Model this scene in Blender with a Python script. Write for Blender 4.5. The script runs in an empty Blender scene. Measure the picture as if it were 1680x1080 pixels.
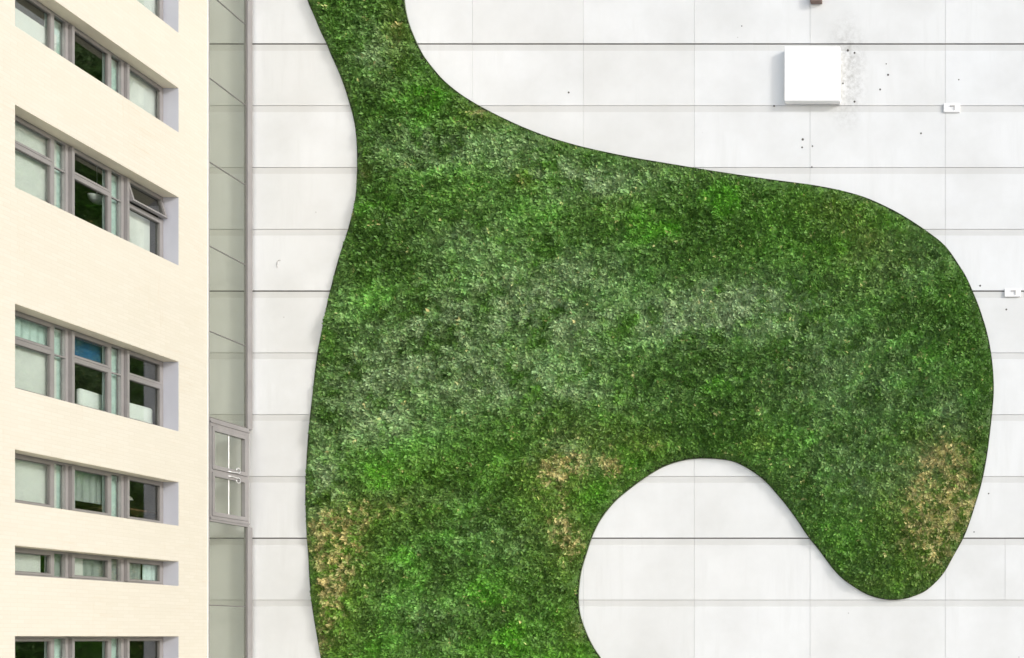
import bpy, bmesh, math, random
import numpy as np
from mathutils import Vector, Matrix
from mathutils.geometry import tessellate_polygon

random.seed(7)
rng = np.random.default_rng(11)
scene = bpy.context.scene
C = scene.collection
R = math.radians

# ------------------------------------------------------------------ camera
F = 1514.0                 # focal length in photograph pixels (photo is 1680 wide)
PX, PY = 1565.0, 1046.0    # principal point: vanishing point of the cream facade
EYE = 1.7
cam_d = bpy.data.cameras.new('camera')
cam_d.sensor_fit = 'HORIZONTAL'
cam_d.sensor_width = 36.0
cam_d.lens = 36.0 * F / 1680.0
cam_d.shift_x = -(PX - 840.0) / 1680.0
cam_d.shift_y = (PY - 540.0) / 1680.0
cam_d.clip_start = 0.1
cam_d.clip_end = 2000
cam = bpy.data.objects.new('camera', cam_d)
C.objects.link(cam)
cam.location = (0, 0, EYE)
cam.rotation_euler = (R(90), 0, 0)
scene.camera = cam

# ------------------------------------------------------------------ sky and sun
to_sun = Vector((25, -11.0, 11.0)).normalized()
world = bpy.data.worlds.new('World')
scene.world = world
world.use_nodes = True
wn = world.node_tree
bg = wn.nodes['Background']
sky = wn.nodes.new('ShaderNodeTexSky')
sky.sky_type = 'NISHITA'
sky.sun_disc = False
sky.sun_elevation = math.asin(to_sun.z)
sky.sun_rotation = math.atan2(to_sun.x, to_sun.y)
sky.air_density = 1.0
sky.dust_density = 1.6
sky.ozone_density = 1.0
hs = wn.nodes.new('ShaderNodeHueSaturation')     # thin white overcast
hs.inputs['Saturation'].default_value = 0.62
wn.links.new(sky.outputs[0], hs.inputs['Color'])
wn.links.new(hs.outputs[0], bg.inputs[0])
bg.inputs[1].default_value = 0.15
sun_d = bpy.data.lights.new('sun', 'SUN')
sun_d.energy = 1.2
sun_d.angle = R(7)
sun_d.color = (1.0, 0.975, 0.945)
sun = bpy.data.objects.new('sun', sun_d)
C.objects.link(sun)
sun.rotation_euler = (-to_sun).to_track_quat('-Z', 'Y').to_euler()
sun.location = (30, -10, 40)
vs = scene.view_settings
vs.view_transform = 'Standard'
vs.look = 'None'
vs.gamma = 1
vs.use_curve_mapping = False
vs.exposure = 0.70

# ------------------------------------------------------------------ helpers
def P(x, y, Y):
    """photograph pixel -> point on the plane at depth Y"""
    return ((x - PX) / F * Y, Y, EYE + (PY - y) / F * Y)

def tag(o, label=None, cat=None, group=None, kind=None):
    if label: o['label'] = label
    if cat: o['category'] = cat
    if group: o['group'] = group
    if kind: o['kind'] = kind
    return o

def empty(name, loc=(0, 0, 0)):
    o = bpy.data.objects.new(name, None)
    C.objects.link(o)
    o.location = loc
    o.empty_display_size = 0.2
    return o

def link(name, me, mat=None, parent=None, loc=None):
    if mat is not None and len(me.materials) == 0:
        for m in (mat if isinstance(mat, (list, tuple)) else [mat]):
            me.materials.append(m)
    o = bpy.data.objects.new(name, me)
    C.objects.link(o)
    if loc is not None:
        o.location = loc
    if parent is not None:
        o.parent = parent
        # vertices are given in world space unless loc is set: undo the parent's offset
        off = Vector((0, 0, 0))
        p = parent
        while p is not None:
            off += p.location
            p = p.parent
        o.location = Vector(o.location) - off
    return o

class MB:
    def __init__(self):
        self.bm = bmesh.new()
    def box(self, x0, x1, y0, y1, z0, z1, mi=0, bevel=0.0):
        v = [self.bm.verts.new(c) for c in ((x0,y0,z0),(x1,y0,z0),(x1,y1,z0),(x0,y1,z0),
                                            (x0,y0,z1),(x1,y0,z1),(x1,y1,z1),(x0,y1,z1))]
        fs = [(0,3,2,1),(4,5,6,7),(0,1,5,4),(1,2,6,5),(2,3,7,6),(3,0,4,7)]
        faces = [self.bm.faces.new([v[i] for i in f]) for f in fs]
        for f in faces: f.material_index = mi
        if bevel > 0:
            es = set(e for f in faces for e in f.edges)
            r = bmesh.ops.bevel(self.bm, geom=list(es), offset=bevel, segments=2, affect='EDGES', profile=0.5)
            for f in r['faces']: f.material_index = mi
        return self
    def quad(self, pts, mi=0):
        f = self.bm.faces.new([self.bm.verts.new(p) for p in pts])
        f.material_index = mi
        return self
    def tube(self, pts, r, n=8, cap=True):
        pts = [Vector(p) for p in pts]
        rings = []
        for i, p in enumerate(pts):
            t = (pts[min(i+1, len(pts)-1)] - pts[max(i-1, 0)]).normalized()
            a = t.cross(Vector((0, 0, 1)))
            if a.length < 1e-3: a = t.cross(Vector((1, 0, 0)))
            a.normalize(); b = t.cross(a)
            rr = r[i] if isinstance(r, (list, tuple)) else r
            rings.append([self.bm.verts.new(p + (a*math.cos(2*math.pi*k/n) + b*math.sin(2*math.pi*k/n))*rr) for k in range(n)])
        for i in range(len(rings)-1):
            for k in range(n):
                self.bm.faces.new((rings[i][k], rings[i][(k+1)%n], rings[i+1][(k+1)%n], rings[i+1][k]))
        if cap:
            self.bm.faces.new(rings[0][::-1]); self.bm.faces.new(rings[-1])
        return self
    def lathe(self, c, prof, n=24):
        rings = []
        for r, z in prof:
            rings.append([self.bm.verts.new((c[0]+r*math.cos(2*math.pi*k/n), c[1]+r*math.sin(2*math.pi*k/n), c[2]+z)) for k in range(n)])
        for i in range(len(rings)-1):
            for k in range(n):
                self.bm.faces.new((rings[i][k], rings[i][(k+1)%n], rings[i+1][(k+1)%n], rings[i+1][k]))
        return self
    def mesh(self, name, smooth=False):
        bmesh.ops.recalc_face_normals(self.bm, faces=self.bm.faces)
        me = bpy.data.meshes.new(name)
        self.bm.to_mesh(me); self.bm.free()
        if smooth:
            for p in me.polygons: p.use_smooth = True
        return me
    def build(self, name, mat, parent=None, smooth=False):
        return link(name, self.mesh(name, smooth), mat, parent)

# ------------------------------------------------------------------ materials
def new_mat(name):
    m = bpy.data.materials.new(name)
    m.use_nodes = True
    nt = m.node_tree
    return m, nt, nt.nodes['Principled BSDF'], nt.nodes, nt.links

def N(nt, typ, **kw):
    n = nt.nodes.new(typ)
    for k, v in kw.items(): setattr(n, k, v)
    return n

def noise(nt, vec, scale, detail=4, rough=0.6):
    n = nt.nodes.new('ShaderNodeTexNoise')
    n.inputs['Scale'].default_value = scale
    n.inputs['Detail'].default_value = detail
    n.inputs['Roughness'].default_value = rough
    if vec is not None: nt.links.new(vec, n.inputs['Vector'])
    return n

def ramp(nt, fac, stops):
    r = nt.nodes.new('ShaderNodeValToRGB')
    while len(r.color_ramp.elements) < len(stops): r.color_ramp.elements.new(0.5)
    for e, (p, c) in zip(r.color_ramp.elements, stops):
        e.position = p
        e.color = (c, c, c, 1) if isinstance(c, (int, float)) else (*c, 1)
    nt.links.new(fac, r.inputs[0])
    return r

def mix(nt, fac, a, b, typ='MIX'):
    m = nt.nodes.new('ShaderNodeMix')
    m.data_type = 'RGBA'; m.blend_type = typ
    for s, v in ((m.inputs[0], fac), (m.inputs[6], a), (m.inputs[7], b)):
        if hasattr(v, 'links') or hasattr(v, 'is_linked'): nt.links.new(v, s)
        elif isinstance(v, (int, float)): s.default_value = v
        else: s.default_value = (*v, 1)
    return m.outputs[2]

def math_n(nt, op, a, b=None):
    m = nt.nodes.new('ShaderNodeMath'); m.operation = op
    for s, v in ((m.inputs[0], a), (m.inputs[1], b)):
        if v is None: continue
        if isinstance(v, (int, float)): s.default_value = v
        else: nt.links.new(v, s)
    return m.outputs[0]

def pos(nt):
    return nt.nodes.new('ShaderNodeNewGeometry').outputs['Position']

def bump(nt, h, strength, dist, bsdf):
    b = nt.nodes.new('ShaderNodeBump')
    b.inputs['Strength'].default_value = strength
    b.inputs['Distance'].default_value = dist
    nt.links.new(h, b.inputs['Height'])
    nt.links.new(b.outputs[0], bsdf.inputs['Normal'])

def simple(name, col, rough=0.5, metal=0.0, vary=0.06, scale=8.0):
    m, nt, b, nn, ll = new_mat(name)
    n = noise(nt, pos(nt), scale, 3)
    r = ramp(nt, n.outputs[0], [(0.3, tuple(c*(1-vary) for c in col)), (0.7, tuple(min(1, c*(1+vary)) for c in col))])
    ll.new(r.outputs[0], b.inputs['Base Color'])
    b.inputs['Roughness'].default_value = rough
    b.inputs['Metallic'].default_value = metal
    return m

WY = 22.30                     # front plane of the white wall panels

def mat_panel(name, base, lap_shade):
    m, nt, b, nn, ll = new_mat(name)
    p = pos(nt)
    oi = N(nt, 'ShaderNodeObjectInfo')
    per = ramp(nt, oi.outputs['Random'], [(0.0, (base[0]*0.965, base[1]*0.965, base[2]*0.962)), (0.5, base),
                                          (1.0, (base[0]*1.01, base[1]*1.015, base[2]*1.025))])
    # faint vertical washing streaks and cloudy grime
    mp = N(nt, 'ShaderNodeMapping'); mp.inputs['Scale'].default_value = (2.4, 1, 0.25)
    ll.new(p, mp.inputs[0])
    st = noise(nt, mp.outputs[0], 1.6, 6, 0.65)
    cl = noise(nt, p, 0.55, 5, 0.6)
    g1 = ramp(nt, st.outputs[0], [(0.45, 0.0), (0.85, 0.30)])
    g2 = ramp(nt, cl.outputs[0], [(0.40, 0.0), (0.80, 0.42)])
    g = math_n(nt, 'MAXIMUM', g1.outputs[0], g2.outputs[0])
    g = math_n(nt, 'ADD', g, lap_shade)
    # splashed mould beside the square box
    bx, _, bz = P(1388, 118, WY)
    sub = N(nt, 'ShaderNodeVectorMath', operation='SUBTRACT'); sub.inputs[1].default_value = (bx, WY, bz)
    ll.new(p, sub.inputs[0])
    sc = N(nt, 'ShaderNodeVectorMath', operation='MULTIPLY'); sc.inputs[1].default_value = (1.6, 0.2, 0.62)
    ll.new(sub.outputs[0], sc.inputs[0])
    le = N(nt, 'ShaderNodeVectorMath', operation='LENGTH'); ll.new(sc.outputs[0], le.inputs[0])
    fall = ramp(nt, le.outputs['Value'], [(0.0, 1.0), (1.0, 0.0)])
    sn = noise(nt, p, 9.0, 6, 0.75)
    sr = ramp(nt, sn.outputs[0], [(0.40, 0.10), (0.68, 1.0)])
    spl = math_n(nt, 'MULTIPLY', fall.outputs[0], sr.outputs[0])
    spl = math_n(nt, 'MULTIPLY', spl, 0.9)
    c = mix(nt, g, per.outputs[0], (0.50, 0.50, 0.475))
    c = mix(nt, spl, c, (0.30, 0.295, 0.27))
    # sparse specks
    v = N(nt, 'ShaderNodeTexVoronoi'); v.inputs['Scale'].default_value = 1.3; v.inputs['Randomness'].default_value = 1.0
    ll.new(p, v.inputs['Vector'])
    vd = ramp(nt, v.outputs['Distance'], [(0.012, 0.45), (0.03, 0.0)])
    c = mix(nt, vd.outputs[0], c, (0.22, 0.21, 0.19))
    ll.new(c, b.inputs['Base Color'])
    b.inputs['Roughness'].default_value = 0.62
    fine = noise(nt, p, 140, 3, 0.7)
    bump(nt, fine.outputs[0], 0.12, 0.004, b)
    return m

M = {}
M['panel'] = mat_panel('white_panel', (0.765, 0.775, 0.778), 0.0)
M['panel_band'] = mat_panel('white_panel_lap_shade', (0.725, 0.728, 0.725), 0.20)  # greyer colour paints the shade under each panel lap
M['backing'] = simple('dark_backing', (0.10, 0.095, 0.09), 0.9)
M['backing_light'] = simple('grey_joint_sealant', (0.50, 0.49, 0.48), 0.8)
M['alu'] = simple('grey_aluminium_frame', (0.27, 0.26, 0.26), 0.42, 0.25, 0.08, 3)
M['alu_dark'] = simple('dark_gasket', (0.13, 0.125, 0.12), 0.55)
M['reveal'] = simple('pale_lilac_reveal_paint', (0.47, 0.48, 0.54), 0.6, 0, 0.03, 2)
M['soffit'] = simple('cream_soffit_bounce_light', (0.76, 0.69, 0.55), 0.8, 0, 0.04, 3)  # paler than the brick: bounce light put into the soffit colour
M['trim'] = simple('white_corner_trim', (0.82, 0.81, 0.80), 0.45)
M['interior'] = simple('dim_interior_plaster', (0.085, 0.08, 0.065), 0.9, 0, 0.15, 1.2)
M['blind'] = simple('pale_roller_blind', (0.60, 0.62, 0.605), 0.85, 0, 0.03, 3)
M['blind_grey'] = simple('grey_curtain', (0.27, 0.31, 0.30), 0.85, 0, 0.12, 6)
M['curtain'] = simple('pale_aqua_curtain', (0.47, 0.60, 0.58), 0.85, 0, 0.10, 9)
M['blue'] = simple('blue_sky_reflection', (0.008, 0.09, 0.21), 0.7, 0, 0.3, 3)  # reflected sky put into the colour of a sheet behind the glass
M['white'] = simple('white_paint', (0.87, 0.87, 0.87), 0.45, 0, 0.02, 4)
M['chair'] = simple('white_upholstery', (0.74, 0.78, 0.77), 0.8, 0, 0.03, 4)
M['dark'] = simple('dark_rubber', (0.04, 0.04, 0.04), 0.7)
M['brown'] = simple('brown_metal', (0.20, 0.14, 0.12), 0.6)
M['hole'] = simple('rusty_dark_plug', (0.09, 0.08, 0.075), 0.8)
M['pale_board'] = simple('pale_olive_board', (0.30, 0.34, 0.24), 0.7)
M['steel'] = simple('bright_steel', (0.72, 0.72, 0.72), 0.3, 0.6)
M['wood'] = simple('brown_wood', (0.10, 0.055, 0.025), 0.6, 0, 0.2, 7)

def mat_brick():
    m, nt, b, nn, ll = new_mat('cream_brick')
    p = pos(nt)
    sep = N(nt, 'ShaderNodeSeparateXYZ'); ll.new(p, sep.inputs[0])
    hyp = math_n(nt, 'ADD', sep.outputs[0], sep.outputs[1])
    cmb = N(nt, 'ShaderNodeCombineXYZ'); ll.new(hyp, cmb.inputs[0]); ll.new(sep.outputs[2], cmb.inputs[1])
    bt = N(nt, 'ShaderNodeTexBrick')
    bt.inputs['Scale'].default_value = 1.0
    bt.inputs['Brick Width'].default_value = 0.25
    bt.inputs['Row Height'].default_value = 0.075
    bt.inputs['Mortar Size'].default_value = 0.006
    bt.inputs['Mortar Smooth'].default_value = 0.2
    bt.inputs['Bias'].default_value = -0.2
    bt.inputs['Color1'].default_value = (0.528, 0.500, 0.432, 1)
    bt.inputs['Color2'].default_value = (0.552, 0.525, 0.462, 1)
    bt.inputs['Mortar'].default_value = (0.512, 0.481, 0.408, 1)
    ll.new(cmb.outputs[0], bt.inputs['Vector'])
    cl = noise(nt, p, 0.5, 6, 0.6)
    g = ramp(nt, cl.outputs[0], [(0.35, 0.0), (0.75, 0.35)])
    c = mix(nt, g.outputs[0], bt.outputs['Color'], (0.575, 0.552, 0.495))
    # thin rusty course stains
    mp = N(nt, 'ShaderNodeMapping'); mp.inputs['Scale'].default_value = (1, 0.9, 9.0)
    ll.new(p, mp.inputs[0])
    s1 = noise(nt, mp.outputs[0], 1.3, 6, 0.7)
    mp2 = N(nt, 'ShaderNodeMapping'); mp2.inputs['Scale'].default_value = (1, 9.0, 0.8)
    ll.new(p, mp2.inputs[0])
    s2 = noise(nt, mp2.outputs[0], 1.1, 6, 0.7)
    k = noise(nt, p, 0.8, 3, 0.5)
    kr = ramp(nt, k.outputs[0], [(0.48, 0.0), (0.66, 1.0)])
    m1 = ramp(nt, s1.outputs[0], [(0.56, 0.0), (0.74, 0.55)])
    m2 = ramp(nt, s2.outputs[0], [(0.58, 0.0), (0.76, 0.5)])
    mm = math_n(nt, 'MAXIMUM', m1.outputs[0], m2.outputs[0])
    mm = math_n(nt, 'MULTIPLY', mm, kr.outputs[0])
    c = mix(nt, mm, c, (0.48, 0.37, 0.25))
    ll.new(c, b.inputs['Base Color'])
    b.inputs['Roughness'].default_value = 0.85
    fine = noise(nt, p, 60, 4, 0.7)
    h = math_n(nt, 'SUBTRACT', math_n(nt, 'MULTIPLY', fine.outputs[0], 0.5), bt.outputs['Fac'])
    bump(nt, h, 0.3, 0.005, b)
    return m
M['brick'] = mat_brick()

def mat_glass(name, tint, ior, grime=0.0):
    m, nt, b, nn, ll = new_mat(name)
    nn.remove(b)
    out = nn['Material Output']
    tr = N(nt, 'ShaderNodeBsdfTransparent'); tr.inputs[0].default_value = (*tint, 1)
    gl = N(nt, 'ShaderNodeBsdfGlossy'); gl.inputs['Roughness'].default_value = 0.02
    gl.inputs['Color'].default_value = (0.95, 0.97, 0.96, 1)
    fr = N(nt, 'ShaderNodeFresnel')
    ge = N(nt, 'ShaderNodeNewGeometry')            # same reflectance entering and leaving the pane
    mr = N(nt, 'ShaderNodeMapRange'); mr.inputs['To Min'].default_value = ior; mr.inputs['To Max'].default_value = 1/ior
    ll.new(ge.outputs['Backfacing'], mr.inputs['Value']); ll.new(mr.outputs[0], fr.inputs[0])
    w = noise(nt, pos(nt), 0.9, 2, 0.5)
    bp = N(nt, 'ShaderNodeBump'); bp.inputs['Strength'].default_value = 0.05; bp.inputs['Distance'].default_value = 0.05
    ll.new(w.outputs[0], bp.inputs['Height']); ll.new(bp.outputs[0], gl.inputs['Normal'])
    mx = N(nt, 'ShaderNodeMixShader')
    ll.new(fr.outputs[0], mx.inputs[0]); ll.new(tr.outputs[0], mx.inputs[1]); ll.new(gl.outputs[0], mx.inputs[2])
    last = mx
    if grime > 0:
        df = N(nt, 'ShaderNodeBsdfDiffuse'); df.inputs[0].default_value = (0.42, 0.45, 0.38, 1)
        mx2 = N(nt, 'ShaderNodeMixShader')
        gn = noise(nt, pos(nt), 1.2, 5, 0.6)
        gr = ramp(nt, gn.outputs[0], [(0.2, grime*0.7), (0.8, grime*1.3)])
        ll.new(gr.outputs[0], mx2.inputs[0]); ll.new(mx.outputs[0], mx2.inputs[1]); ll.new(df.outputs[0], mx2.inputs[2])
        last = mx2
    ll.new(last.outputs[0], out.inputs[0])
    return m
M['glass'] = mat_glass('coated_window_glass', (0.93, 0.955, 0.94), 1.85)
M['screen_glass'] = mat_glass('grey_green_screen_glass', (0.955, 0.968, 0.935), 1.5, 0.07)

def mat_leaf():
    m, nt, b, nn, ll = new_mat('leaf_green')
    a = N(nt, 'ShaderNodeAttribute'); a.attribute_name = 'leaf_colour'
    ll.new(a.outputs['Color'], b.inputs['Base Color'])
    b.inputs['Roughness'].default_value = 0.55
    b.inputs['Specular IOR Level'].default_value = 0.35
    tl = N(nt, 'ShaderNodeBsdfTranslucent')
    ll.new(mix(nt, 1.0, a.outputs['Color'], (1.0, 1.1, 0.6), 'MULTIPLY'), tl.inputs['Color'])
    ms = N(nt, 'ShaderNodeMixShader'); ms.inputs[0].default_value = 0.12
    ll.new(b.outputs[0], ms.inputs[1]); ll.new(tl.outputs[0], ms.inputs[2])
    ll.new(ms.outputs[0], nn['Material Output'].inputs[0])
    return m
M['leaf'] = mat_leaf()
M['felt'] = simple('dark_planting_felt', (0.030, 0.035, 0.018), 0.95, 0, 0.3, 12)
M['edging'] = simple('dark_bronze_edging', (0.07, 0.10, 0.04), 0.7, 0.0)

def mat_ground():
    m, nt, b, nn, ll = new_mat('pale_paving')
    p = pos(nt)
    bt = N(nt, 'ShaderNodeTexBrick')
    bt.inputs['Scale'].default_value = 1.0
    bt.inputs['Brick Width'].default_value = 0.6; bt.inputs['Row Height'].default_value = 0.4
    bt.inputs['Mortar Size'].default_value = 0.004
    bt.inputs['Color1'].default_value = (0.62, 0.61, 0.59, 1); bt.inputs['Color2'].default_value = (0.58, 0.575, 0.56, 1)
    bt.inputs['Mortar'].default_value = (0.2, 0.195, 0.18, 1)
    ll.new(p, bt.inputs['Vector'])
    n = noise(nt, p, 1.5, 6)
    c = mix(nt, ramp(nt, n.outputs[0], [(0.4, 0.0), (0.8, 0.5)]).outputs[0], bt.outputs['Color'], (0.50, 0.49, 0.47))
    ll.new(c, b.inputs['Base Color'])
    b.inputs['Roughness'].default_value = 0.85
    return m

# ------------------------------------------------------------------ ground
g = MB().quad([(-600, -600, 0), (600, -600, 0), (600, 600, 0), (-600, 600, 0)]).build('ground', mat_ground())
tag(g, 'pale grey paved ground in front of the buildings', None, None, 'structure')

# ------------------------------------------------------------------ white panelled wall
wall = empty('panel_wall', (0, WY, 0))
tag(wall, 'tall white wall clad in large rectangular panels behind the green planting', 'wall')
SC = F / WY                                        # photo px per metre on the wall
def wx(x): return (x - PX) / SC
def wz(y): return EYE + (PY - y) / SC
rows_y = [72 + 101.4*k for k in range(-4, 12)]      # joint lines, top to bottom
rows_y = [y for y in rows_y if wz(y) > 0.2]
row_z = [wz(y) for y in rows_y] + [0.0]
strong = [(round((y-72)/101.4) % 4) == 0 for y in rows_y] + [False]
cols_x = [-135, 47, 229, 411, 593, 775, 957, 1139, 1329, 1551, 1756, 1950, 2150, 2350]
X0W, X1W = wx(cols_x[0]), wx(cols_x[-1])
MB().box(X0W, X1W, WY+0.024, WY+0.5, 0.0, row_z[0]-0.02).build('backing_wall', M['backing_light'], wall)
panel_cache = {}
BAND = 0.155
def panel_mesh(w, h):
    key = (round(w, 3), round(h, 3))
    if key in panel_cache: return panel_cache[key]
    b = MB()
    # profile in (y,z), z from 0 at the bottom to h; top strip rebated by 12 mm
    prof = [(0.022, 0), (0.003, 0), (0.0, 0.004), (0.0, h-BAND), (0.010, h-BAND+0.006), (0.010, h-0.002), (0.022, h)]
    L = [b.bm.verts.new((0, y, z)) for y, z in prof]
    Rr = [b.bm.verts.new((w, y, z)) for y, z in prof]
    n = len(prof)
    for i in range(n):
        f = b.bm.faces.new((L[i], Rr[i], Rr[(i+1) % n], L[(i+1) % n]))
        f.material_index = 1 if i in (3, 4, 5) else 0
    b.bm.faces.new(L[::-1]); b.bm.faces.new(Rr)
    me = b.mesh('panel')
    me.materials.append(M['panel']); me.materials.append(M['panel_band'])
    panel_cache[key] = me
    return me
shadow_gaps = []
for i in range(len(row_z)-1):
    zt, zb = row_z[i], row_z[i+1]
    top_gap = 0.014 if strong[i] else 0.0035
    bot_gap = 0.014 if strong[i+1] else 0.0035
    if i == len(row_z)-2: bot_gap = 0.0
    xs = list(cols_x)
    if abs(rows_y[i] - 883.2) < 2: xs = sorted(xs + [1649])
    for a, c in zip(xs[:-1], xs[1:]):
        xa, xb = wx(a)+0.003, wx(c)-0.003
        h = zt - top_gap - (zb + bot_gap)
        # small unevenness of the hung panels
        link('panel', panel_mesh(xb-xa, h), None, wall, (xa, WY + random.uniform(-0.0015, 0.0015), zb + bot_gap))
for i in range(len(row_z)-1):
    if strong[i] and i > 0:      # dark open storey joints
        MB().box(X0W, X1W, WY+0.0125, WY+0.0235, row_z[i]-0.018, row_z[i]+0.018).build('storey_joint', M['backing'], wall)
MB().box(X0W-0.05, X1W+0.05, WY-0.06, WY+0.55, row_z[0]-0.012, row_z[0]+0.09).build('coping', M['trim'], wall)
for (x, y, r) in ((1317,229,3.2),(1316,242,2.4),(1391,83,3.2),(1402,87,2.6),(1457,123,2.6),(1444,147,2.4),(1402,167,2.8),
                  (1511,219,2.4),(933,152,2.4),(1383,137,2.2),(1333,240,2.0),(1270,174,2.2),(1573,131,1.8),(1608,469,2.6),
                  (1651,508,2.4),(1622,810,2.0),(1598,873,1.8),(1454,105,1.6),(1332,274,1.8),(1217,43,1.6)):
    X, _, Z = P(x, y, WY)
    MB().tube([(X, WY-0.004, Z), (X, WY+0.02, Z)], r*0.62/SC, 10).build('anchor_plug', M['hole'], wall)

# ------------------------------------------------------------------ cream building
FX = -16.91                   # facade plane
YN, YF = 8.0, 20.90           # near and far end of the facade
OY0, OY1 = 16.62, 20.13       # window openings
FRX = FX - 0.335              # window frame plane
TOP = 21.6
def hz(y): return EYE + (PY - y) / F * OY1
rows = [(-62, 54.5), (144.6, 217.6), (323.8, 436), (593.5, 708), (791, 863), (921, 961.5), (1044, 1128)]
rows_z = [(hz(b), hz(a)) for a, b in rows]          # (bottom, top), from the top row down
extra_top = (hz(-330), hz(-215))
allrows = [extra_top] + rows_z
bld = empty('cream_building', (FX, YF, 0))
tag(bld, 'cream brick building with rows of deep set grey framed windows', 'building')
fb = MB()
zs = sorted([0.0, TOP] + [v for r in allrows for v in r])
ys = [YN, OY0, OY1, YF]
D = 0.45
open_set = {(round(b, 4), round(t, 4)) for b, t in allrows}
for j in range(3):
    for i in range(len(zs)-1):
        if j == 1 and (round(zs[i], 4), round(zs[i+1], 4)) in open_set: continue
        fb.quad([(FX, ys[j], zs[i]), (FX, ys[j+1], zs[i]), (FX, ys[j+1], zs[i+1]), (FX, ys[j], zs[i+1])])
for b, t in allrows:
    fb.quad([(FX, OY0, t), (FX, OY1, t), (FX-D, OY1, t), (FX-D, OY0, t)])
    fb.quad([(FX, OY0, b), (FX, OY1, b), (FX-D, OY1, b), (FX-D, OY0, b)])
    fb.quad([(FX, OY0, b), (FX-D, OY0, b), (FX-D, OY0, t), (FX, OY0, t)])
    fb.quad([(FX, OY1, b), (FX-D, OY1, b), (FX-D, OY1, t), (FX, OY1, t)])
BX = -24.0
fb.quad([(FX, YF, 0), (BX, YF, 0), (BX, YF, TOP), (FX, YF, TOP)])
fb.quad([(FX, YN, 0), (BX, YN, 0), (BX, YN, TOP), (FX, YN, TOP)])
fb.quad([(BX, YN, 0), (BX, YF, 0), (BX, YF, TOP), (BX, YN, TOP)])
bmesh.ops.remove_doubles(fb.bm, verts=fb.bm.verts, dist=0.0005)
fb.build('facade', M['brick'], bld)
MB().box(BX-0.05, FX+0.06, YN-0.06, YF-0.01, TOP, TOP+0.18).build('roof', M['trim'], bld)
MB().box(FX-0.02, FX+0.012, YF+0.002, YF+0.016, 0, TOP).build('corner_trim', M['trim'], bld)

def yq(x, X=FRX): return F * (-X) / (PX - x)      # depth along the frame plane for a photo column
FRM = [16.77, 17.97, 19.17, 20.13]
glass_x = FRX - 0.045

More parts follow.
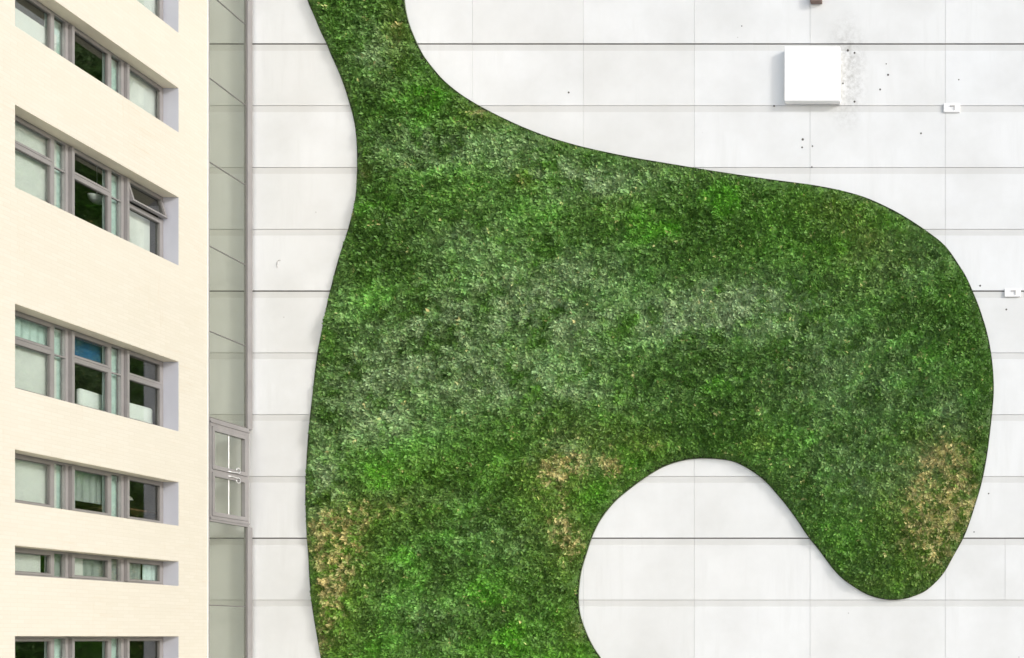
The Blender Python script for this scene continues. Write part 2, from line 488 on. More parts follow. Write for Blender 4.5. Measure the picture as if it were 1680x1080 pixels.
def window(b, t, transom, cfg, open_third=False):
    """one strip window: frame mesh with panes, sashes and blinds beneath it"""
    fr = MB()
    x0, x1 = FRX-0.07, FRX
    zb, zt = b+0.003, t-0.006
    ya, yb = OY0+0.003, OY1-0.006
    e = 0.045
    fr.box(x0, x1, ya, yb, zt-e, zt)                     # head
    fr.box(x0, x1, ya, yb, zb, zb+e)                     # cill member
    fr.box(x0, x1, ya, FRM[0]+0.02, zb+e, zt-e)          # near jamb
    fr.box(x0, x1, yb-0.04, yb, zb+e, zt-e)              # far jamb
    for k in (1, 2):
        y = FRM[k]
        fr.box(x0, x1+0.005, y-0.062, y-0.004, zb+e, zt-e)
        fr.box(x0, x1+0.075, y+0.004, y+0.052, zb+e, zt-e)   # projecting fin half
    zr = zb + (zt-zb)*0.64
    # slim bars between the wide and the narrow light
    for k in (0, 1):
        y = FRM[k] + (0.90 if k else 0.90)
        fr.box(x0, x1+0.002, y-0.018, y+0.018, zb+e, zt-e)
    w = fr.build('window', M['alu'], bld)
    for k in range(3):
        y0 = FRM[k] + (0.06 if k else 0.03)
        y1 = FRM[k] + 0.878 if k < 2 else yb-0.045
        spans = [(zb+e, zt-e)]
        if transom: spans = [(zb+e, zr-0.025), (zr+0.025, zt-e)]
        for q, (za, zc) in enumerate(spans):
            upper = transom and q == 1
            s = 0.040
            sb = MB()
            sx0, sx1 = FRX-0.062, FRX+0.012
            ly0, ly1, lz0, lz1 = y0+0.003, y1-0.003, za+0.003, zc-0.003
            for (p0, p1, q0, q1) in ((ly0, ly1, lz1-s, lz1), (ly0, ly1, lz0, lz0+s), (ly0, ly0+s, lz0+s, lz1-s), (ly1-s, ly1, lz0+s, lz1-s)):
                sb.box(sx0, sx1, p0, p1, q0, q1)
            pane = MB().box(glass_x-0.004, glass_x+0.004, ly0+s-0.006, ly1-s+0.006, lz0+s-0.006, lz1-s+0.006)
            gasket = MB()
            g = 0.012
            for (p0, p1, q0, q1) in ((ly0+s, ly1-s, lz1-s-g, lz1-s), (ly0+s, ly1-s, lz0+s, lz0+s+g), (ly0+s, ly0+s+g, lz0+s+g, lz1-s-g), (ly1-s-g, ly1-s, lz0+s+g, lz1-s-g)):
                gasket.box(glass_x+0.006, sx1-0.02, p0, p1, q0, q1)
            rot = open_third and upper and k == 2
            if rot:
                mt = Matrix.Translation((FRX, 0, lz1)) @ Matrix.Rotation(R(-17), 4, 'Y') @ Matrix.Translation((-FRX, 0, -lz1))
                for mb in (sb, pane, gasket): bmesh.ops.transform(mb.bm, matrix=mt, verts=mb.bm.verts)
            sb.build('sash', M['alu'], w)
            pane.build('pane', M['glass'], w)
            gasket.build('gasket', M['alu_dark'], w)
        if transom:
            MB().box(x0, x1+0.004, y0, y1, zr-0.024, zr+0.024).build('transom', M['alu'], w)
        if k < 2:
            n0, n1 = FRM[k]+0.921, FRM[k+1]-0.064
            if transom:
                MB().box(x0+0.01, x1-0.004, n0, n1, zr-0.05, zr-0.022).build('transom', M['alu'], w)
                sp = [(zb+e, zr-0.05), (zr-0.022, zt-e)]
            else: sp = [(zb+e, zt-e)]
            for za, zc in sp:
                MB().box(glass_x-0.004, glass_x+0.004, n0, n1, za, zc).build('pane', M['glass'], w)
            MB().box(glass_x-0.10, glass_x-0.09, n0-0.05, n1+0.06, zb+e, zt-e).build('blind', M['curtain'] if cfg.get('narrow', 1) else M['blind_grey'], w)
    # blinds, and the blue sheet painted as reflected sky: (material, y0, y1, zfrac0, zfrac1)
    for (mt, y0, y1, f0, f1, dx) in cfg.get('blinds', ()):
        z0, z1 = zb + (zt-zb)*f0, zb + (zt-zb)*f1
        n = max(2, int((y1-y0)/0.03))
        bb = MB()
        amp = 0.012 if mt.startswith('curtain') or mt == 'blind_grey' else 0.0015
        pts = [(glass_x-dx + amp*math.sin(i*1.3)+amp*0.5*math.sin(i*0.57), y0+(y1-y0)*i/n) for i in range(n+1)]
        lo = [bb.bm.verts.new((x, y, z0)) for x, y in pts]
        hi = [bb.bm.verts.new((x, y, z1)) for x, y in pts]
        lo2 = [bb.bm.verts.new((x-0.006, y, z0)) for x, y in pts]
        hi2 = [bb.bm.verts.new((x-0.006, y, z1)) for x, y in pts]
        for i in range(n):
            bb.bm.faces.new((lo[i], lo[i+1], hi[i+1], hi[i]))
            bb.bm.faces.new((lo2[i+1], lo2[i], hi2[i], hi2[i+1]))
        bb.build('blind', M[mt], w)
    MB().box(FRX+0.003, FX-0.003, OY0+0.002, OY1-0.006, t-0.0045, t-0.0015).build('soffit_bounce_skin', M['soffit'], w)  # added skin that brightens the soffit by its colour
    # lilac lining of the far reveal
    MB().box(FRX+0.002, FX-0.004, OY1-0.005, OY1-0.001, b+0.002, t-0.005).build('reveal_lining', M['reveal'], w)
    return w

L = (16.70, 17.86); Mi = (18.0, 18.88); T = (19.2, 20.12)
cfgs = [
 dict(blinds=[('blind', *T, 0, 1, .08), ('blind', *L, 0, 1, .08)]),
 dict(blinds=[('blind', *L, 0, 0.66, .08), ('blind', *T, 0, 1, .10)]),
 dict(blinds=[('blind', *L, 0, 1, .08), ('blind', 19.2, 20.0, 0, 0.62, .14)]),
 dict(blinds=[('blind', *L, 0, .62, .08), ('curtain', *L, .62, 1, .10), ('curtain', 18.0, 18.22, 0, 1, .10), ('blue', 18.24, 18.9, .66, 1, .16)]),  # the blue sheet stands for sky reflected in the pane
 dict(blinds=[('blind', *L, 0, 1, .08), ('curtain', 18.0, 18.24, 0, 1, .08), ('blind_grey', 18.26, 18.9, .3, 1, .16)]),
 dict(narrow=0, blinds=[('blind', 16.7, 17.55, 0, 1, .08), ('blind', 18.0, 18.40, 0, 1, .08), ('blind_grey', 18.42, 18.9, 0, 1, .12), ('blind_grey', 19.2, 19.75, 0, 1, .10), ('curtain', 19.76, 20.1, 0, 1, .08)]),
 dict(blinds=[]),
]
for i, (b, t) in enumerate(rows_z):
    window(b, t, i in (2, 3), cfgs[i], open_third=(i == 2))
b, t = extra_top
window(b, t, False, cfgs[0])
# rooms behind the windows
allz = sorted(allrows)
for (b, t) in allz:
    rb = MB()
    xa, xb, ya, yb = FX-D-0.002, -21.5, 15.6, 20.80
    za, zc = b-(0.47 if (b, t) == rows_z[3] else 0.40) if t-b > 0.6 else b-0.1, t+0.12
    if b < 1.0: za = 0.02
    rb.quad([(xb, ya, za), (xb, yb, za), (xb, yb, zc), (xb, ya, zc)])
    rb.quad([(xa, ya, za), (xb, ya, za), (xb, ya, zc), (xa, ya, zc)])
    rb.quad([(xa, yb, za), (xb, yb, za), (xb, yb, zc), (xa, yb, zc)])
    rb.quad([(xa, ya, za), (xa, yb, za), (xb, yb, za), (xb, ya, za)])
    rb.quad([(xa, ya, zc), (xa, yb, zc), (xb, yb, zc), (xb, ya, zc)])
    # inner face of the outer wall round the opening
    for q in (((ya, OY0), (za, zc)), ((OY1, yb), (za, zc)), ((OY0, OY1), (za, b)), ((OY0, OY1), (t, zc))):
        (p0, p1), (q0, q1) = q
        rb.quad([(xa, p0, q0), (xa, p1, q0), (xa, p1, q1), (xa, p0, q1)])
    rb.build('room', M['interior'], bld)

# ------------------------------------------------------------------ things seen in the rooms
def armchair(loc, rz, label):
    t = empty('armchair', loc); t.rotation_euler.z = rz
    def part(name, boxes, mat, bev):
        b = MB()
        for q in boxes: b.box(*q, bevel=bev)
        o = bpy.data.objects.new(name, b.mesh(name, True)); o.data.materials.append(mat); C.objects.link(o); o.parent = t
    part('seat', [(-.27, .27, -.27, .25, .30, .46)], M['chair'], .05)
    part('backrest', [(-.30, .30, .20, .34, .30, .98)], M['chair'], .06)
    for s in (-1, 1): part('armrest', [(s*.29-.045, s*.29+.045, -.25, .22, .30, .62)], M['chair'], .04)
    for sx in (-1, 1):
        for sy in (-1, 1): part('leg', [(sx*.23-.02, sx*.23+.02, sy*.2-.02, sy*.2+.02, 0.0, .31)], M['wood'], .005)
    tag(t, label, 'armchair', 'white armchairs behind the tall window')
r4b, r4t = rows_z[3]
armchair((-17.84, 18.76, r4b-0.47), R(-86), 'white armchair behind the middle light of the window with the blue sky reflection')
armchair((-17.84, 19.90, r4b-0.47), R(-94), 'white armchair beside the lilac reveal of the window with the blue sky reflection')
r3b, r3t = rows_z[2]
def pendant():
    c = (-17.70, 19.06, 0)
    z = EYE + (PY-326)/F*19.06
    t = empty('pendant_lamp', (c[0], c[1], r3t+0.12))
    tag(t, 'white bowl pendant lamp hanging behind the window with an opened sash', 'lamp')
    MB().lathe((c[0], c[1], z), [(0.005, -.12), (.07, -.105), (.12, -.06), (.145, 0), (.15, .045), (.13, .05), (.02, .07)], 24).build('lamp_shade', M['white'], t, True)
    MB().tube([(c[0], c[1], z+.05), (c[0], c[1], r3t+0.118)], .006, 6).build('cord', M['white'], t)
pendant()
r5b, r5t = rows_z[4]
def desk_and_lamp():
    fl = r5b-0.40
    t = empty('desk', (-18.1, 20.2, fl))
    tag(t, 'dark brown desk inside the short window below the armchairs', 'desk')
    MB().box(-18.55, -17.65, 19.45, 20.72, fl+.70, fl+.74, bevel=.004).build('desk_top', M['wood'], t)
    for x in (-18.5, -17.72):
        for y in (19.5, 20.64):
            MB().box(x-.02, x+.02, y-.02, y+.02, fl, fl+.699).build('leg', M['wood'], t)
    l = empty('desk_lamp', (-17.95, 19.95, fl+.741))
    tag(l, 'small white desk lamp standing on the dark desk', 'lamp')
    z = fl+.741
    MB().lathe((-17.95, 19.95, z), [(.001, 0), (.07, 0), (.07, .015), (.01, .02)], 16).build('base', M['white'], l, True)
    MB().tube([(-17.95, 19.95, z+.015), (-17.96, 19.93, z+.16), (-17.93, 20.05, z+.27)], .009, 8).build('arm', M['white'], l)
    MB().lathe((-17.93, 20.06, z+.21), [(.075, 0), (.05, .06), (.02, .085), (.002, .088)], 16).build('lamp_shade', M['white'], l, True)
    s = empty('screen', (-18.3, 20.0, fl+.741))
    tag(s, 'pale olive rounded screen standing at the back of the desk', 'screen')
    MB().box(-18.32, -18.29, 19.62, 20.15, fl+.90, fl+1.26, bevel=.012).build('panel', M['pale_board'], s)
    MB().box(-18.315, -18.295, 19.85, 19.92, fl+.75, fl+.91).build('stand', M['dark'], s)
    MB().box(-18.38, -18.22, 19.78, 19.99, fl+.741, fl+.752).build('base', M['dark'], s)
desk_and_lamp()

# ------------------------------------------------------------------ glass screen between the building and the wall
scr = empty('glass_screen', (-16.95, 21.5, 0))
tag(scr, 'narrow grey green glass screen with casements joining cream building to white wall', 'glass screen')
GX = -16.95
GY0, GY1 = YF+0.04, 22.10
zj = [EYE + (1046-y)*20.98/F for y in (-430, -291, -151, -12, 127, 265, 403, 543, 684)]
zu0, zu1 = EYE + (1046-851)*20.98/F, zj[-1]
zlow = [zu0, EYE + (1046-993)*20.98/F, 0.03]
def fix_panes(lst):
    for a, b in zip(lst[:-1], lst[1:]):
        MB().box(GX-.006, GX+.006, GY0+.03, GY1-.031, b+.012, a-.012).build('pane', M['screen_glass'], scr)
        MB().box(GX-.010, GX+.012, GY0+.03, GY1-.031, b-.011, b+.011).build('seal', M['alu_dark'], scr)
fix_panes(zj); fix_panes(zlow)
MB().box(GX-.05, FX, GY1, 22.245, zu1-.02, zj[0]).build('post', M['alu'], scr)
MB().box(GX-.05, FX, GY1, 22.245, 0, zu0-.06).build('post', M['alu'], scr)
MB().box(GX-.03, GX+.02, GY1-.030, GY1-.001, zu1+.02, zj[0]).build('seal', M['alu_dark'], scr)
MB().box(GX-.03, GX+.02, GY1-.030, GY1-.001, .03, zu0-.06).build('seal', M['alu_dark'], scr)
MB().box(GX-.04, FX-.003, GY0-.006, GY0+.028, 0, zj[0]).build('post', M['alu'], scr)
# casement unit
u = MB()
uy0, uy1 = GY0+.03, 22.12
for (a, b, c, d) in ((uy0, uy1, zu1-.20, zu1-.021), (uy0, uy1, zu0-.058, zu0+.07)):
    u.box(GX-.05, FX+.015, a, b, c, d)
    u.box(GX-.04, FX+.035, a, b, (c+d)/2-.012, (c+d)/2+.02)
zm = (zu0+zu1)/2-.05
u.box(GX-.05, FX+.006, uy0, uy1, zm-.03, zm+.03)
u.box(GX-.05, FX+.006, uy0, uy0+.05, zu0+.07, zm-.03); u.box(GX-.05, FX+.006, uy0, uy0+.05, zm+.03, zu1-.20)
u.box(GX-.05, FX+.006, uy1-.05, uy1, zu0+.07, zm-.03); u.box(GX-.05, FX+.006, uy1-.05, uy1, zm+.03, zu1-.20)
cs = u.build('casement_frame', M['alu'], scr)
for (z0, z1, hzp, s) in ((zu0+.075, zm-.035, zm-.085, -1), (zm+.035, zu1-.205, zm+.085, 1)):
    a, b = uy0+.055, uy1-.055
    lf = MB()
    for (p0, p1, q0, q1) in ((a, b, z1-.09, z1), (a, b, z0, z0+.09), (a, a+.06, z0+.09, z1-.09), (b-.09, b, z0+.09, z1-.09)):
        lf.box(GX-.03, FX+.028, p0, p1, q0, q1)
    lf.build('casement', M['alu'], cs)
    MB().box(GX-.004, GX+.004, a+.055, b-.085, z0+.085, z1-.085).build('pane', M['screen_glass'], cs)
    ym = 21.55
    MB().tube([(GX+.015, ym, z0+.088), (GX+.015, ym, z1-.088)], .010, 8).build('stay_rod', M['white'], cs)
    yh = 21.68
    hp = [(FX+.03, yh-.22, hzp-.03*s), (FX+.05, yh-.10, hzp-.035*s), (FX+.06, yh, hzp-.02*s)]
    hp += [(FX+.06, yh+.05+.06*math.cos(q), hzp+.03*s+.06*math.sin(q)*s) for q in np.linspace(-2.2, 3.2, 12)]
    MB().tube(hp, .013, 8).build('handle', M['steel'], cs, True)

# ------------------------------------------------------------------ fittings on the white wall
def px_box(mb, x0, y0, x1, y1, ya, yb, bevel=0.0):
    X0, _, Z1 = P(x0, y0, ya); X1, _, Z0 = P(x1, y1, ya)
    mb.box(X0, X1, ya, yb, Z0, Z1, bevel=bevel)
    return mb
bxc = P(1333, 121, WY)
wb = empty('wall_box', (bxc[0], WY, bxc[2]))
tag(wb, 'white square box mounted on the white wall above the green planting', 'box')
px_box(MB(), 1287, 76, 1378, 165.5, WY-0.165, WY-0.014, .006).build('cover', M['white'], wb)
px_box(MB(), 1292, 81, 1373, 160, WY-0.013, WY-0.001).build('back_frame', M['alu'], wb)
def clip(x0, y0, x1, y1, label):
    c = P((x0+x1)/2, (y0+y1)/2, WY)
    t = empty('wall_clip', (c[0], WY, c[2]))
    tag(t, label, 'clip', 'small white clips on the wall joints')
    px_box(MB(), x0, y0, x1, y1, WY-0.035, WY-0.003, .012).build('plate', M['white'], t)
    h = MB()
    cx, cy = x0+(x1-x0)*.58, (y0+y1)/2
    a = P(cx-5, cy-3.2, WY-.045); b = P(cx+3, cy-3.2, WY-.045); d = P(cx+3, cy+3.4, WY-.045)
    h.box(a[0], b[0], WY-.050, WY-.034, a[2]-.018, a[2]+.006)
    h.box(b[0]-.022, b[0], WY-.050, WY-.034, d[2], a[2]-.018)
    h.build('hook', M['backing_light'], t)
clip(1548, 169, 1575, 184, 'small white clip with grey hook on the joint right of the white box')
clip(1648, 473, 1675, 487, 'small white clip on the dark joint right of the green planting')
c = P(1338, -8, WY)
br = empty('wall_bracket', (c[0], WY, c[2]))
tag(br, 'small brown metal bracket on the wall above the white box', 'bracket')
px_box(MB(), 1329, -14, 1348, 1.5, WY-0.13, WY-0.012, .006).build('arm', M['brown'], br)
px_box(MB(), 1324, -26, 1353, -2, WY-0.0115, WY-0.001).build('plate', M['brown'], br)

hk = [P(457+4*math.cos(q)+1.5, 434-7*math.sin(q), WY-.006) for q in np.linspace(1.2, 3.9, 9)]
tag(MB().tube([(x, WY-.008, z) for x, y, z in hk], .009, 6).build('wall_hook', M['backing_light'], None, True),
    'tiny curved grey hook on the white wall beside the glass screen', 'hook')

# ------------------------------------------------------------------ green planted wall
outline = [(463,-334),(468,-250),(478,-150),(490,-60),(505,0),(515,24),(527.5,54),(536,71),(544,91),(556,117.5),(566,144),(574,170),(580,192),(584,215),(586,240),(586.5,270),
 (586,287),(584.5,317),(580.5,342),(576,360),(569,385),(561,409),(552.5,437),(544,470),(539,490),(534,515),(529,540),(522.5,572),(517,612),(513,650),
 (509.5,680),(506,717),(503,765),(501.5,810),(502.5,847),(504,882),(506.5,915),(509,960),(512.5,995),(519,1035),(527,1080),(536,1120),(547,1157),
 (1032,1157),(1008,1115),(985,1080),(973,1062),(962,1040),(953,1015),(949,993),(949,968),(953,937),(961,910),(971,880),(985,852),(1007,824),(1030,804),
 (1057,784),(1085,767),(1112,757),(1137,752.5),(1165,752),(1195,755),(1215,762),(1237,775),(1257,791),(1275,811),(1290,829),(1307,852),(1325,879),(1345,904),
 (1365,931),(1382,949),(1400,962),(1420,974),(1442,981.5),(1465,984),(1485,982),(1500,977.5),(1517,970),(1535,955),(1550,937),(1564,912),(1581,881),(1591,855),
 (1600,827),(1609,797),(1615,770),(1620,740),(1625,700),(1629,660),(1630,630),(1627,590),(1620,550),(1608,510),(1597,482),(1585,455),(1572,434),(1557,412),
 (1543,397),(1522,381),(1497,364),(1472,349),(1442,334),(1415,323),(1385,314.5),(1360,309),(1332,304),(1302.5,300),(1260,294.5),(1240,291.5),(1170,281),(1100,269.5),(1030,257.5),
 (960,242.5),(910,228.5),(872.5,215),(837.5,200),(800,181.5),(772.5,166),(750,151),(727.5,132),(711,113.5),(696,94),(686,76.5),(679,61),(671,41),(666,22),
 (662.5,0),(656,-60),(652,-150),(654,-250),(660,-334)]
GYF = WY - 0.035                   # plane of the planting edge
sg = F / GYF
oxz = np.array([((x-PX)/sg, EYE + (PY-y)/sg) for x, y in outline])
oxz[:, 1] = np.clip(oxz[:, 1], 0.03, row_z[0]-0.05)
# smooth resampling (Catmull-Rom), corners at the top and bottom kept by the dense ends
CORN = {0, len(outline)-1, len(outline)-2} | {i+k for i, q in enumerate(outline) if q[1] == 1157 for k in (-1, 0)}
def resample(p, n=4):
    out = []
    m = len(p)
    for i in range(m):
        p0, p1, p2, p3 = p[i-1], p[i], p[(i+1) % m], p[(i+2) % m]
        if np.linalg.norm(p2-p1) > 3.0 or i in CORN:
            out.append(p1); continue
        for k in range(n):
            t = k/n
            out.append(0.5*((2*p1)+(-p0+p2)*t+(2*p0-5*p1+4*p2-p3)*t*t+(-p0+3*p1-3*p2+p3)*t**3))
    return np.array(out)
edge = resample(oxz)
edge[:, 1] = np.clip(edge[:, 1], 0.03, row_z[0]-0.05)

lw = empty('living_wall', (float(edge[:,0].mean()), WY, 0.03))
tag(lw, 'large curving green planted shape covering part of the white wall', 'green wall')
def extruded(pts, y0, y1, name, mat):
    b = MB()
    q = [pts[0]]
    for p in pts[1:]:
        if (p[0]-q[-1][0])**2+(p[1]-q[-1][1])**2 > 1e-6: q.append(p)
    pts = q
    A = [b.bm.verts.new((x, y0, z)) for x, z in pts]
    B = [b.bm.verts.new((x, y1, z)) for x, z in pts]
    n = len(pts)
    for t in tessellate_polygon([[Vector((x, z, 0)) for x, z in pts]]):
        b.bm.faces.new([A[k] for k in t])
    for i in range(n): b.bm.faces.new((A[i], A[(i+1) % n], B[(i+1) % n], B[i]))
    return b.build(name, mat, lw)
extruded([tuple(p) for p in edge], GYF+0.012, WY-0.003, 'planting_felt', M['felt'])
def edging():
    b = MB()
    n = len(edge)
    nxt = np.roll(edge, -1, 0); prv = np.roll(edge, 1, 0)
    tg = nxt-prv; tg /= np.linalg.norm(tg, axis=1)[:, None] + 1e-9
    area = 0.5*np.sum(edge[:, 0]*nxt[:, 1]-nxt[:, 0]*edge[:, 1])
    nm = np.stack([tg[:, 1], -tg[:, 0]], 1) * (1 if area > 0 else -1)
    out = edge + nm*0.007
    inn = edge + nm*0.001
    V = [[b.bm.verts.new((o[0], y, o[1])) for o, y in ((out[i], WY-.003), (out[i], GYF-.006), (inn[i], GYF-.006), (inn[i], WY-.003))] for i in range(n)]
    for i in range(n):
        j = (i+1) % n
        for k in range(3):
            b.bm.faces.new((V[i][k], V[j][k], V[j][k+1], V[i][k+1]))
    b.build('edging', M['edging'], lw)
edging()

# ---- planting: value noise, colour fields and leaves
def vnoise(x, y, seed):
    r = np.random.default_rng(seed)
    G = r.random((256, 256))
    xi = np.floor(x).astype(int); yi = np.floor(y).astype(int)
    fx = x-xi; fy = y-yi
    fx = fx*fx*(3-2*fx); fy = fy*fy*(3-2*fy)
    a = G[xi & 255, yi & 255]; b = G[(xi+1) & 255, yi & 255]
    c = G[xi & 255, (yi+1) & 255]; d = G[(xi+1) & 255, (yi+1) & 255]
    return a*(1-fx)*(1-fy)+b*fx*(1-fy)+c*(1-fx)*fy+d*fx*fy
def fbm(x, y, seed, oct=4, gain=0.55):
    s = 0; a = 1; t = 0
    for o in range(oct):
        s = s + a*vnoise(x*2**o+17.3*o, y*2**o-9.1*o, seed+o); t += a; a *= gain
    return s/t
def inside(px, pz):
    ins = np.zeros(len(px), bool)
    n = len(edge); j = n-1
    for i in range(n):
        xi, zi = edge[i]; xj, zj_ = edge[j]
        if zi != zj_:
            c = ((zi > pz) != (zj_ > pz)) & (px < (xj-xi)*(pz-zi)/(zj_-zi)+xi)
            ins ^= c
        j = i
    return ins
def edge_dist(px, pz):
    d = np.full(len(px), 1e9)
    A = edge; B = np.roll(edge, -1, 0)
    for a, b in zip(A, B):
        v = b-a; L2 = v@v
        if L2 < 1e-10: continue
        t = np.clip(((px-a[0])*v[0]+(pz-a[1])*v[1])/L2, 0, 1)
        d = np.minimum(d, (px-a[0]-t*v[0])**2+(pz-a[1]-t*v[1])**2)
    return np.sqrt(d)
def to_px(X, Z):
    return X*sg+PX, PY-(Z-EYE)*sg
ANG = R(21)
def streak(X, Z):
    u = X*math.cos(ANG)+Z*math.sin(ANG); v = -X*math.sin(ANG)+Z*math.cos(ANG)
    return u, v
def height(X, Z, d):
    u, v = streak(X, Z)
    h = 0.030*(1-np.exp(-d/0.10)) + 0.12*(1-np.exp(-d/0.60))
    k = 1-np.exp(-d/0.30)
    h = h + k*(0.30*(fbm(u*0.38, v*1.35, 40, 3)-0.5) + 0.15*(fbm(u*2.0, v*2.9, 50, 3)-0.5))
    h = h + (0.3+0.7*k)*0.15*(fbm(X*5.5, Z*6.5, 60, 2)-0.5)
    return np.maximum(h, 0.0)
# (x, y, rx, ry, weight) in photograph pixels: dry straw patches and hazy silver-leaved patches
DRY = [(1555,800,75,80,1.1),(1535,900,75,55,1.0),(1580,860,30,60,.6),(1480,830,70,50,.5),(1545,740,60,40,.5),(1450,960,90,20,.4),(560,885,62,60,.95),(548,985,34,90,1.1),(525,1060,20,40,.6),(590,950,40,90,.35),
       (975,735,85,60,.75),(930,775,34,22,1.0),(1010,770,16,16,1.2),(905,850,55,90,.60),(940,890,30,60,.8),(955,1030,26,35,.9),(640,835,90,34,.70),
       (1420,400,70,80,.72),(1350,345,70,25,.4),(795,185,40,22,1.0),(655,60,22,55,.9),(600,282,14,18,.9),(580,348,9,14,1.3),(868,305,22,20,.7),(1000,345,60,25,.35),(1070,735,40,25,.55),
       (1255,728,20,12,.9),(520,885,18,26,.8),(700,770,60,30,.30),(880,790,70,40,.35),(1100,280,80,15,.3),(570,150,8,30,.7)]
SILVER = [(620,90,50,50,.7),(720,250,110,40,.8),(560,500,30,60,.4),(860,250,60,45,.5),(940,300,90,40,.8),(780,400,90,50,.6),(700,560,130,60,.7),(600,640,80,60,.7),(840,500,120,50,.7),(960,450,110,50,.6),
          (1230,500,120,45,1.1),(1100,530,110,45,.8),(930,560,100,50,.6),(800,630,140,40,.7),(640,700,140,40,.6),(540,800,36,60,1.2),(960,650,140,40,.5),(1400,640,120,70,.5),(1420,780,110,60,.5),
          (1560,690,40,60,.5),(950,745,50,30,.9),(1520,760,30,30,.7),(1480,430,90,60,.4),(700,1010,70,60,.4),(1050,300,80,30,.5),(820,890,140,40,.3),(1330,560,140,40,.4),(680,820,80,20,.3)]
def field(px, py, L):
    s = np.zeros(len(px))
    for x, y, rx, ry, w in L:
        s += w*np.exp(-(((px-x)/rx)**2+((py-y)/ry)**2))
    return s
def colours(X, Z, d, n):
    px, py = to_px(X, Z)
    u, v = streak(X, Z)
    big = fbm(u*0.35+3, v*0.8, 70, 3)
    mid = fbm(u*1.3, v*2.2, 80, 4)
    fine = fbm(X*5.0, Z*5.0, 90, 3)
    vf = fbm(X*11.0, Z*11.0, 95, 2)
    deep = np.array([0.078, 0.185, 0.026]); mids = np.array([0.128, 0.310, 0.040]); bright = np.array([0.120, 0.385, 0.022])
    silver = np.array([0.325, 0.445, 0.235]); dry = np.array([0.62, 0.53, 0.24]); grey = np.array([0.16, 0.19, 0.15])
    t = np.clip((big*0.55+mid*0.45-0.34)/0.34, 0, 1)
    c = deep[None]*(1-t[:, None]) + mids[None]*t[:, None]
    bt = np.clip((mid-0.52)/0.2, 0, 1)*np.clip((0.62-fbm(u*0.5+9, v*0.9, 77, 3))/0.2, 0, 1)
    low = np.clip((py-650)/200, 0, 1)*np.clip((1000-px)/300, 0, 1)
    bt = np.clip(bt*0.8+0.35*low*np.clip((mid-0.4)/0.2, 0, 1), 0, 1)[:, None]
    c = c*(1-bt)+bright*bt
    s = field(px, py, SILVER)*0.85*np.clip((fine*0.45+mid*0.55-0.33)/0.22, 0, 1.15)
    s = np.clip(s*0.95, 0, 0.9)[:, None]
    c = c*(1-s)+silver*s
    q = field(px, py, DRY)
    yy = np.clip(q*0.45, 0, 0.5)[:, None]
    c = c*(1-yy)+np.array([0.20, 0.26, 0.045])*yy
    net = 1-np.abs(fbm(X*4.6, Z*5.6, 101, 3)-0.5)*3.2          # worm-like network of straw
    qq = np.clip(q, 0, 1.15)
    dm = 0.8*np.clip((qq*0.40 + net*0.42 + vf*0.30 - 0.825)/0.14, 0, 1)*np.clip(q*4, 0, 1)
    sp = (vf > 0.80) & (rng.random(n) < 0.30)
    dm = np.maximum(dm, sp*0.55)[:, None]
    c = c*(1-dm)+dry*dm
    # darker leaf colour along the margin
    bd = (np.exp(-(d/0.26)**2)*np.clip((mid-0.30)/0.25, 0, 1)*0.62)[:, None]
    c = c*(1-bd)+np.array([0.072, 0.135, 0.030])*bd
    # each tuft and leaf its own tone
    j = (0.62+0.80*vf)*(0.84+0.32*rng.random(n))
    c = c*j[:, None]
    c[:, 0] *= 0.9+0.2*rng.random(n)
    return np.clip(c, 0.004, 0.8)

def make_mesh(name, co, faces_flat, nper, cols, parent, mat):
    me = bpy.data.meshes.new(name)
    nv = len(co); nf = len(faces_flat)//nper
    me.vertices.add(nv); me.vertices.foreach_set('co', co.astype(np.float32).ravel())
    me.loops.add(nf*nper); me.loops.foreach_set('vertex_index', faces_flat.astype(np.int32))
    me.polygons.add(nf); me.polygons.foreach_set('loop_start', np.arange(0, nf*nper, nper, dtype=np.int32))
    at = me.attributes.new('leaf_colour', 'FLOAT_COLOR', 'POINT')
    at.data.foreach_set('color', np.concatenate([cols, np.ones((nv, 1))], 1).astype(np.float32).ravel())
    me.update(calc_edges=True)
    return link(name, me, mat, parent)

# moss mat under the leaves
def mat_layer():
    s = 0.07
    x0, x1 = edge[:, 0].min(), edge[:, 0].max(); z0, z1 = edge[:, 1].min(), edge[:, 1].max()
    nx = int((x1-x0)/s)+1; nz = int((z1-z0)/s)+1
    gx, gz = np.meshgrid(x0+np.arange(nx)*s, z0+np.arange(nz)*s, indexing='ij')
    X = gx.ravel(); Z = gz.ravel()
    ins = inside(X, Z)
    d = np.zeros(len(X)); d[ins] = edge_dist(X[ins], Z[ins])
    ok = (ins & (d > 0.015)).reshape(nx, nz)
    cell = ok[:-1, :-1] & ok[1:, :-1] & ok[1:, 1:] & ok[:-1, 1:]
    idx = np.arange(nx*nz).reshape(nx, nz)
    f = np.stack([idx[:-1, :-1][cell], idx[1:, :-1][cell], idx[1:, 1:][cell], idx[:-1, 1:][cell]], 1)
    h = height(X, Z, d)
    co = np.stack([X, GYF-h, Z], 1)
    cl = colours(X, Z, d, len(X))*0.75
    used = np.unique(f)
    rem = np.full(len(X), -1); rem[used] = np.arange(len(used))
    o = make_mesh('moss_mat', co[used], rem[f].ravel(), 4, cl[used], lw, M['leaf'])
    for p in o.data.polygons: p.use_smooth = True
    o['kind'] = 'stuff'
mat_layer()

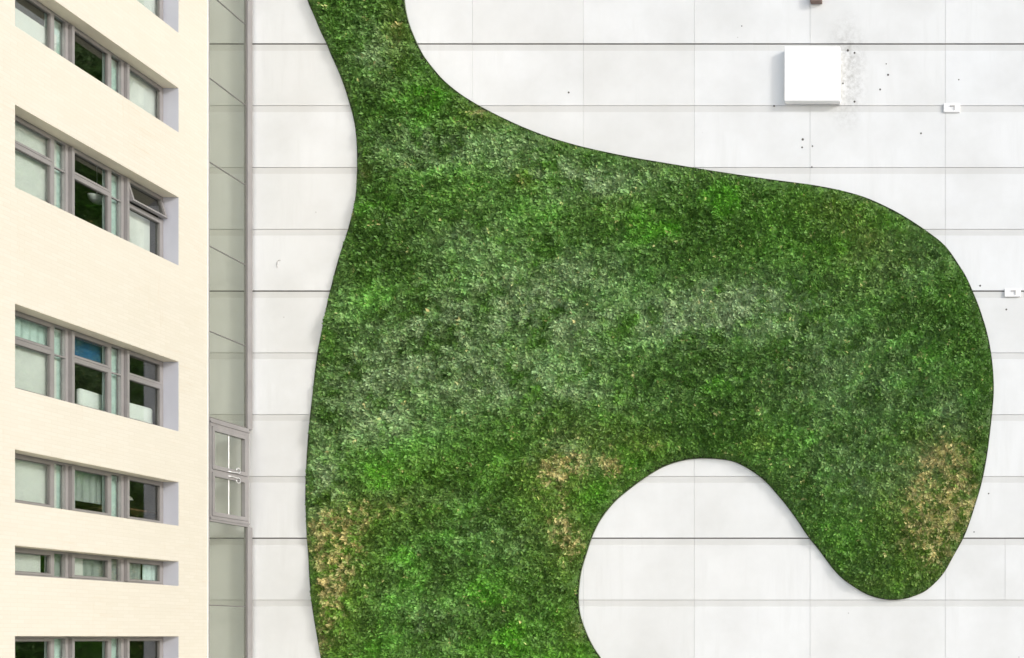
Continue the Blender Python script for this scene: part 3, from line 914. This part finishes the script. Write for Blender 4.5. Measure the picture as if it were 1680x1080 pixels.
def leaves(count):
    x0, x1 = edge[:, 0].min(), edge[:, 0].max(); z0, z1 = edge[:, 1].min(), edge[:, 1].max()
    area_box = (x1-x0)*(z1-z0)
    X = rng.uniform(x0, x1, count*3); Z = rng.uniform(z0, z1, count*3)
    # thin out what lies above and below the picture
    keep = (Z < 18.2) | (rng.random(len(Z)) < 0.5)
    X, Z = X[keep], Z[keep]
    ins = inside(X, Z)
    X, Z = X[ins][:count], Z[ins][:count]
    n = len(X)
    d = edge_dist(X, Z)
    h = height(X, Z, d)
    e = 0.03
    gx = (height(X+e, Z, d)-height(X-e, Z, d))/(2*e)
    gz = (height(X, Z+e, d)-height(X, Z-e, d))/(2*e)
    nrm = np.stack([-gx, -np.ones(n), -gz], 1); nrm /= np.linalg.norm(nrm, axis=1)[:, None]
    # tuft-wise leaning and droop
    a = fbm(X*3.2, Z*3.2, 120, 2)*4*math.pi
    lean = np.stack([np.cos(a), np.zeros(n), np.sin(a)-0.55], 1)
    dirn = nrm*rng.uniform(0.05, 0.48, n)[:, None] + lean*0.55 + rng.normal(0, 0.40, (n, 3))
    dirn[:, 1] = np.minimum(dirn[:, 1], -0.10)
    dirn /= np.linalg.norm(dirn, axis=1)[:, None]
    Ln = rng.uniform(0.065, 0.135, n)*np.clip(0.38+d/0.35, 0.38, 1.0)
    W = Ln*rng.uniform(0.42, 0.66, n)
    side = np.cross(dirn, nrm+rng.normal(0, 0.34, (n, 3)))
    side /= np.linalg.norm(side, axis=1)[:, None]+1e-9
    up = np.cross(side, dirn)
    base = np.stack([X, GYF-h+0.012, Z], 1)
    mid = base + dirn*(Ln*0.5)[:, None]
    tip = base + dirn*Ln[:, None] - up*(Ln*0.16)[:, None]
    l = mid + side*(W*0.5)[:, None]; r = mid - side*(W*0.5)[:, None]
    co = np.stack([base, l, tip, r], 1)
    # trim to the outline like clipped planting
    flat = co.reshape(-1, 3)
    near = np.repeat(d < 0.16, 4)
    bad = np.zeros(len(flat), bool)
    bad[near] = ~inside(flat[near, 0], flat[near, 2])
    over = bad.reshape(-1, 4).any(1)
    # pull trespassing leaves in to short stubs
    co[over] = base[over][:, None, :] + (co[over]-base[over][:, None, :])*0.35
    co[..., 1] = np.minimum(co[..., 1], GYF+0.01)
    cl = np.repeat(colours(X, Z, d, n), 4, axis=0)
    idx = np.arange(n*4).reshape(n, 4)
    f = np.concatenate([idx[:, [0, 1, 2]], idx[:, [0, 2, 3]]], 0)
    o = make_mesh('foliage', co.reshape(-1, 3), f.ravel(), 3, cl, lw, M['leaf'])
    o['kind'] = 'stuff'
leaves(520000)

scene.render.engine = 'CYCLES'
scene.cycles.max_bounces = 8
scene.cycles.transparent_max_bounces = 12
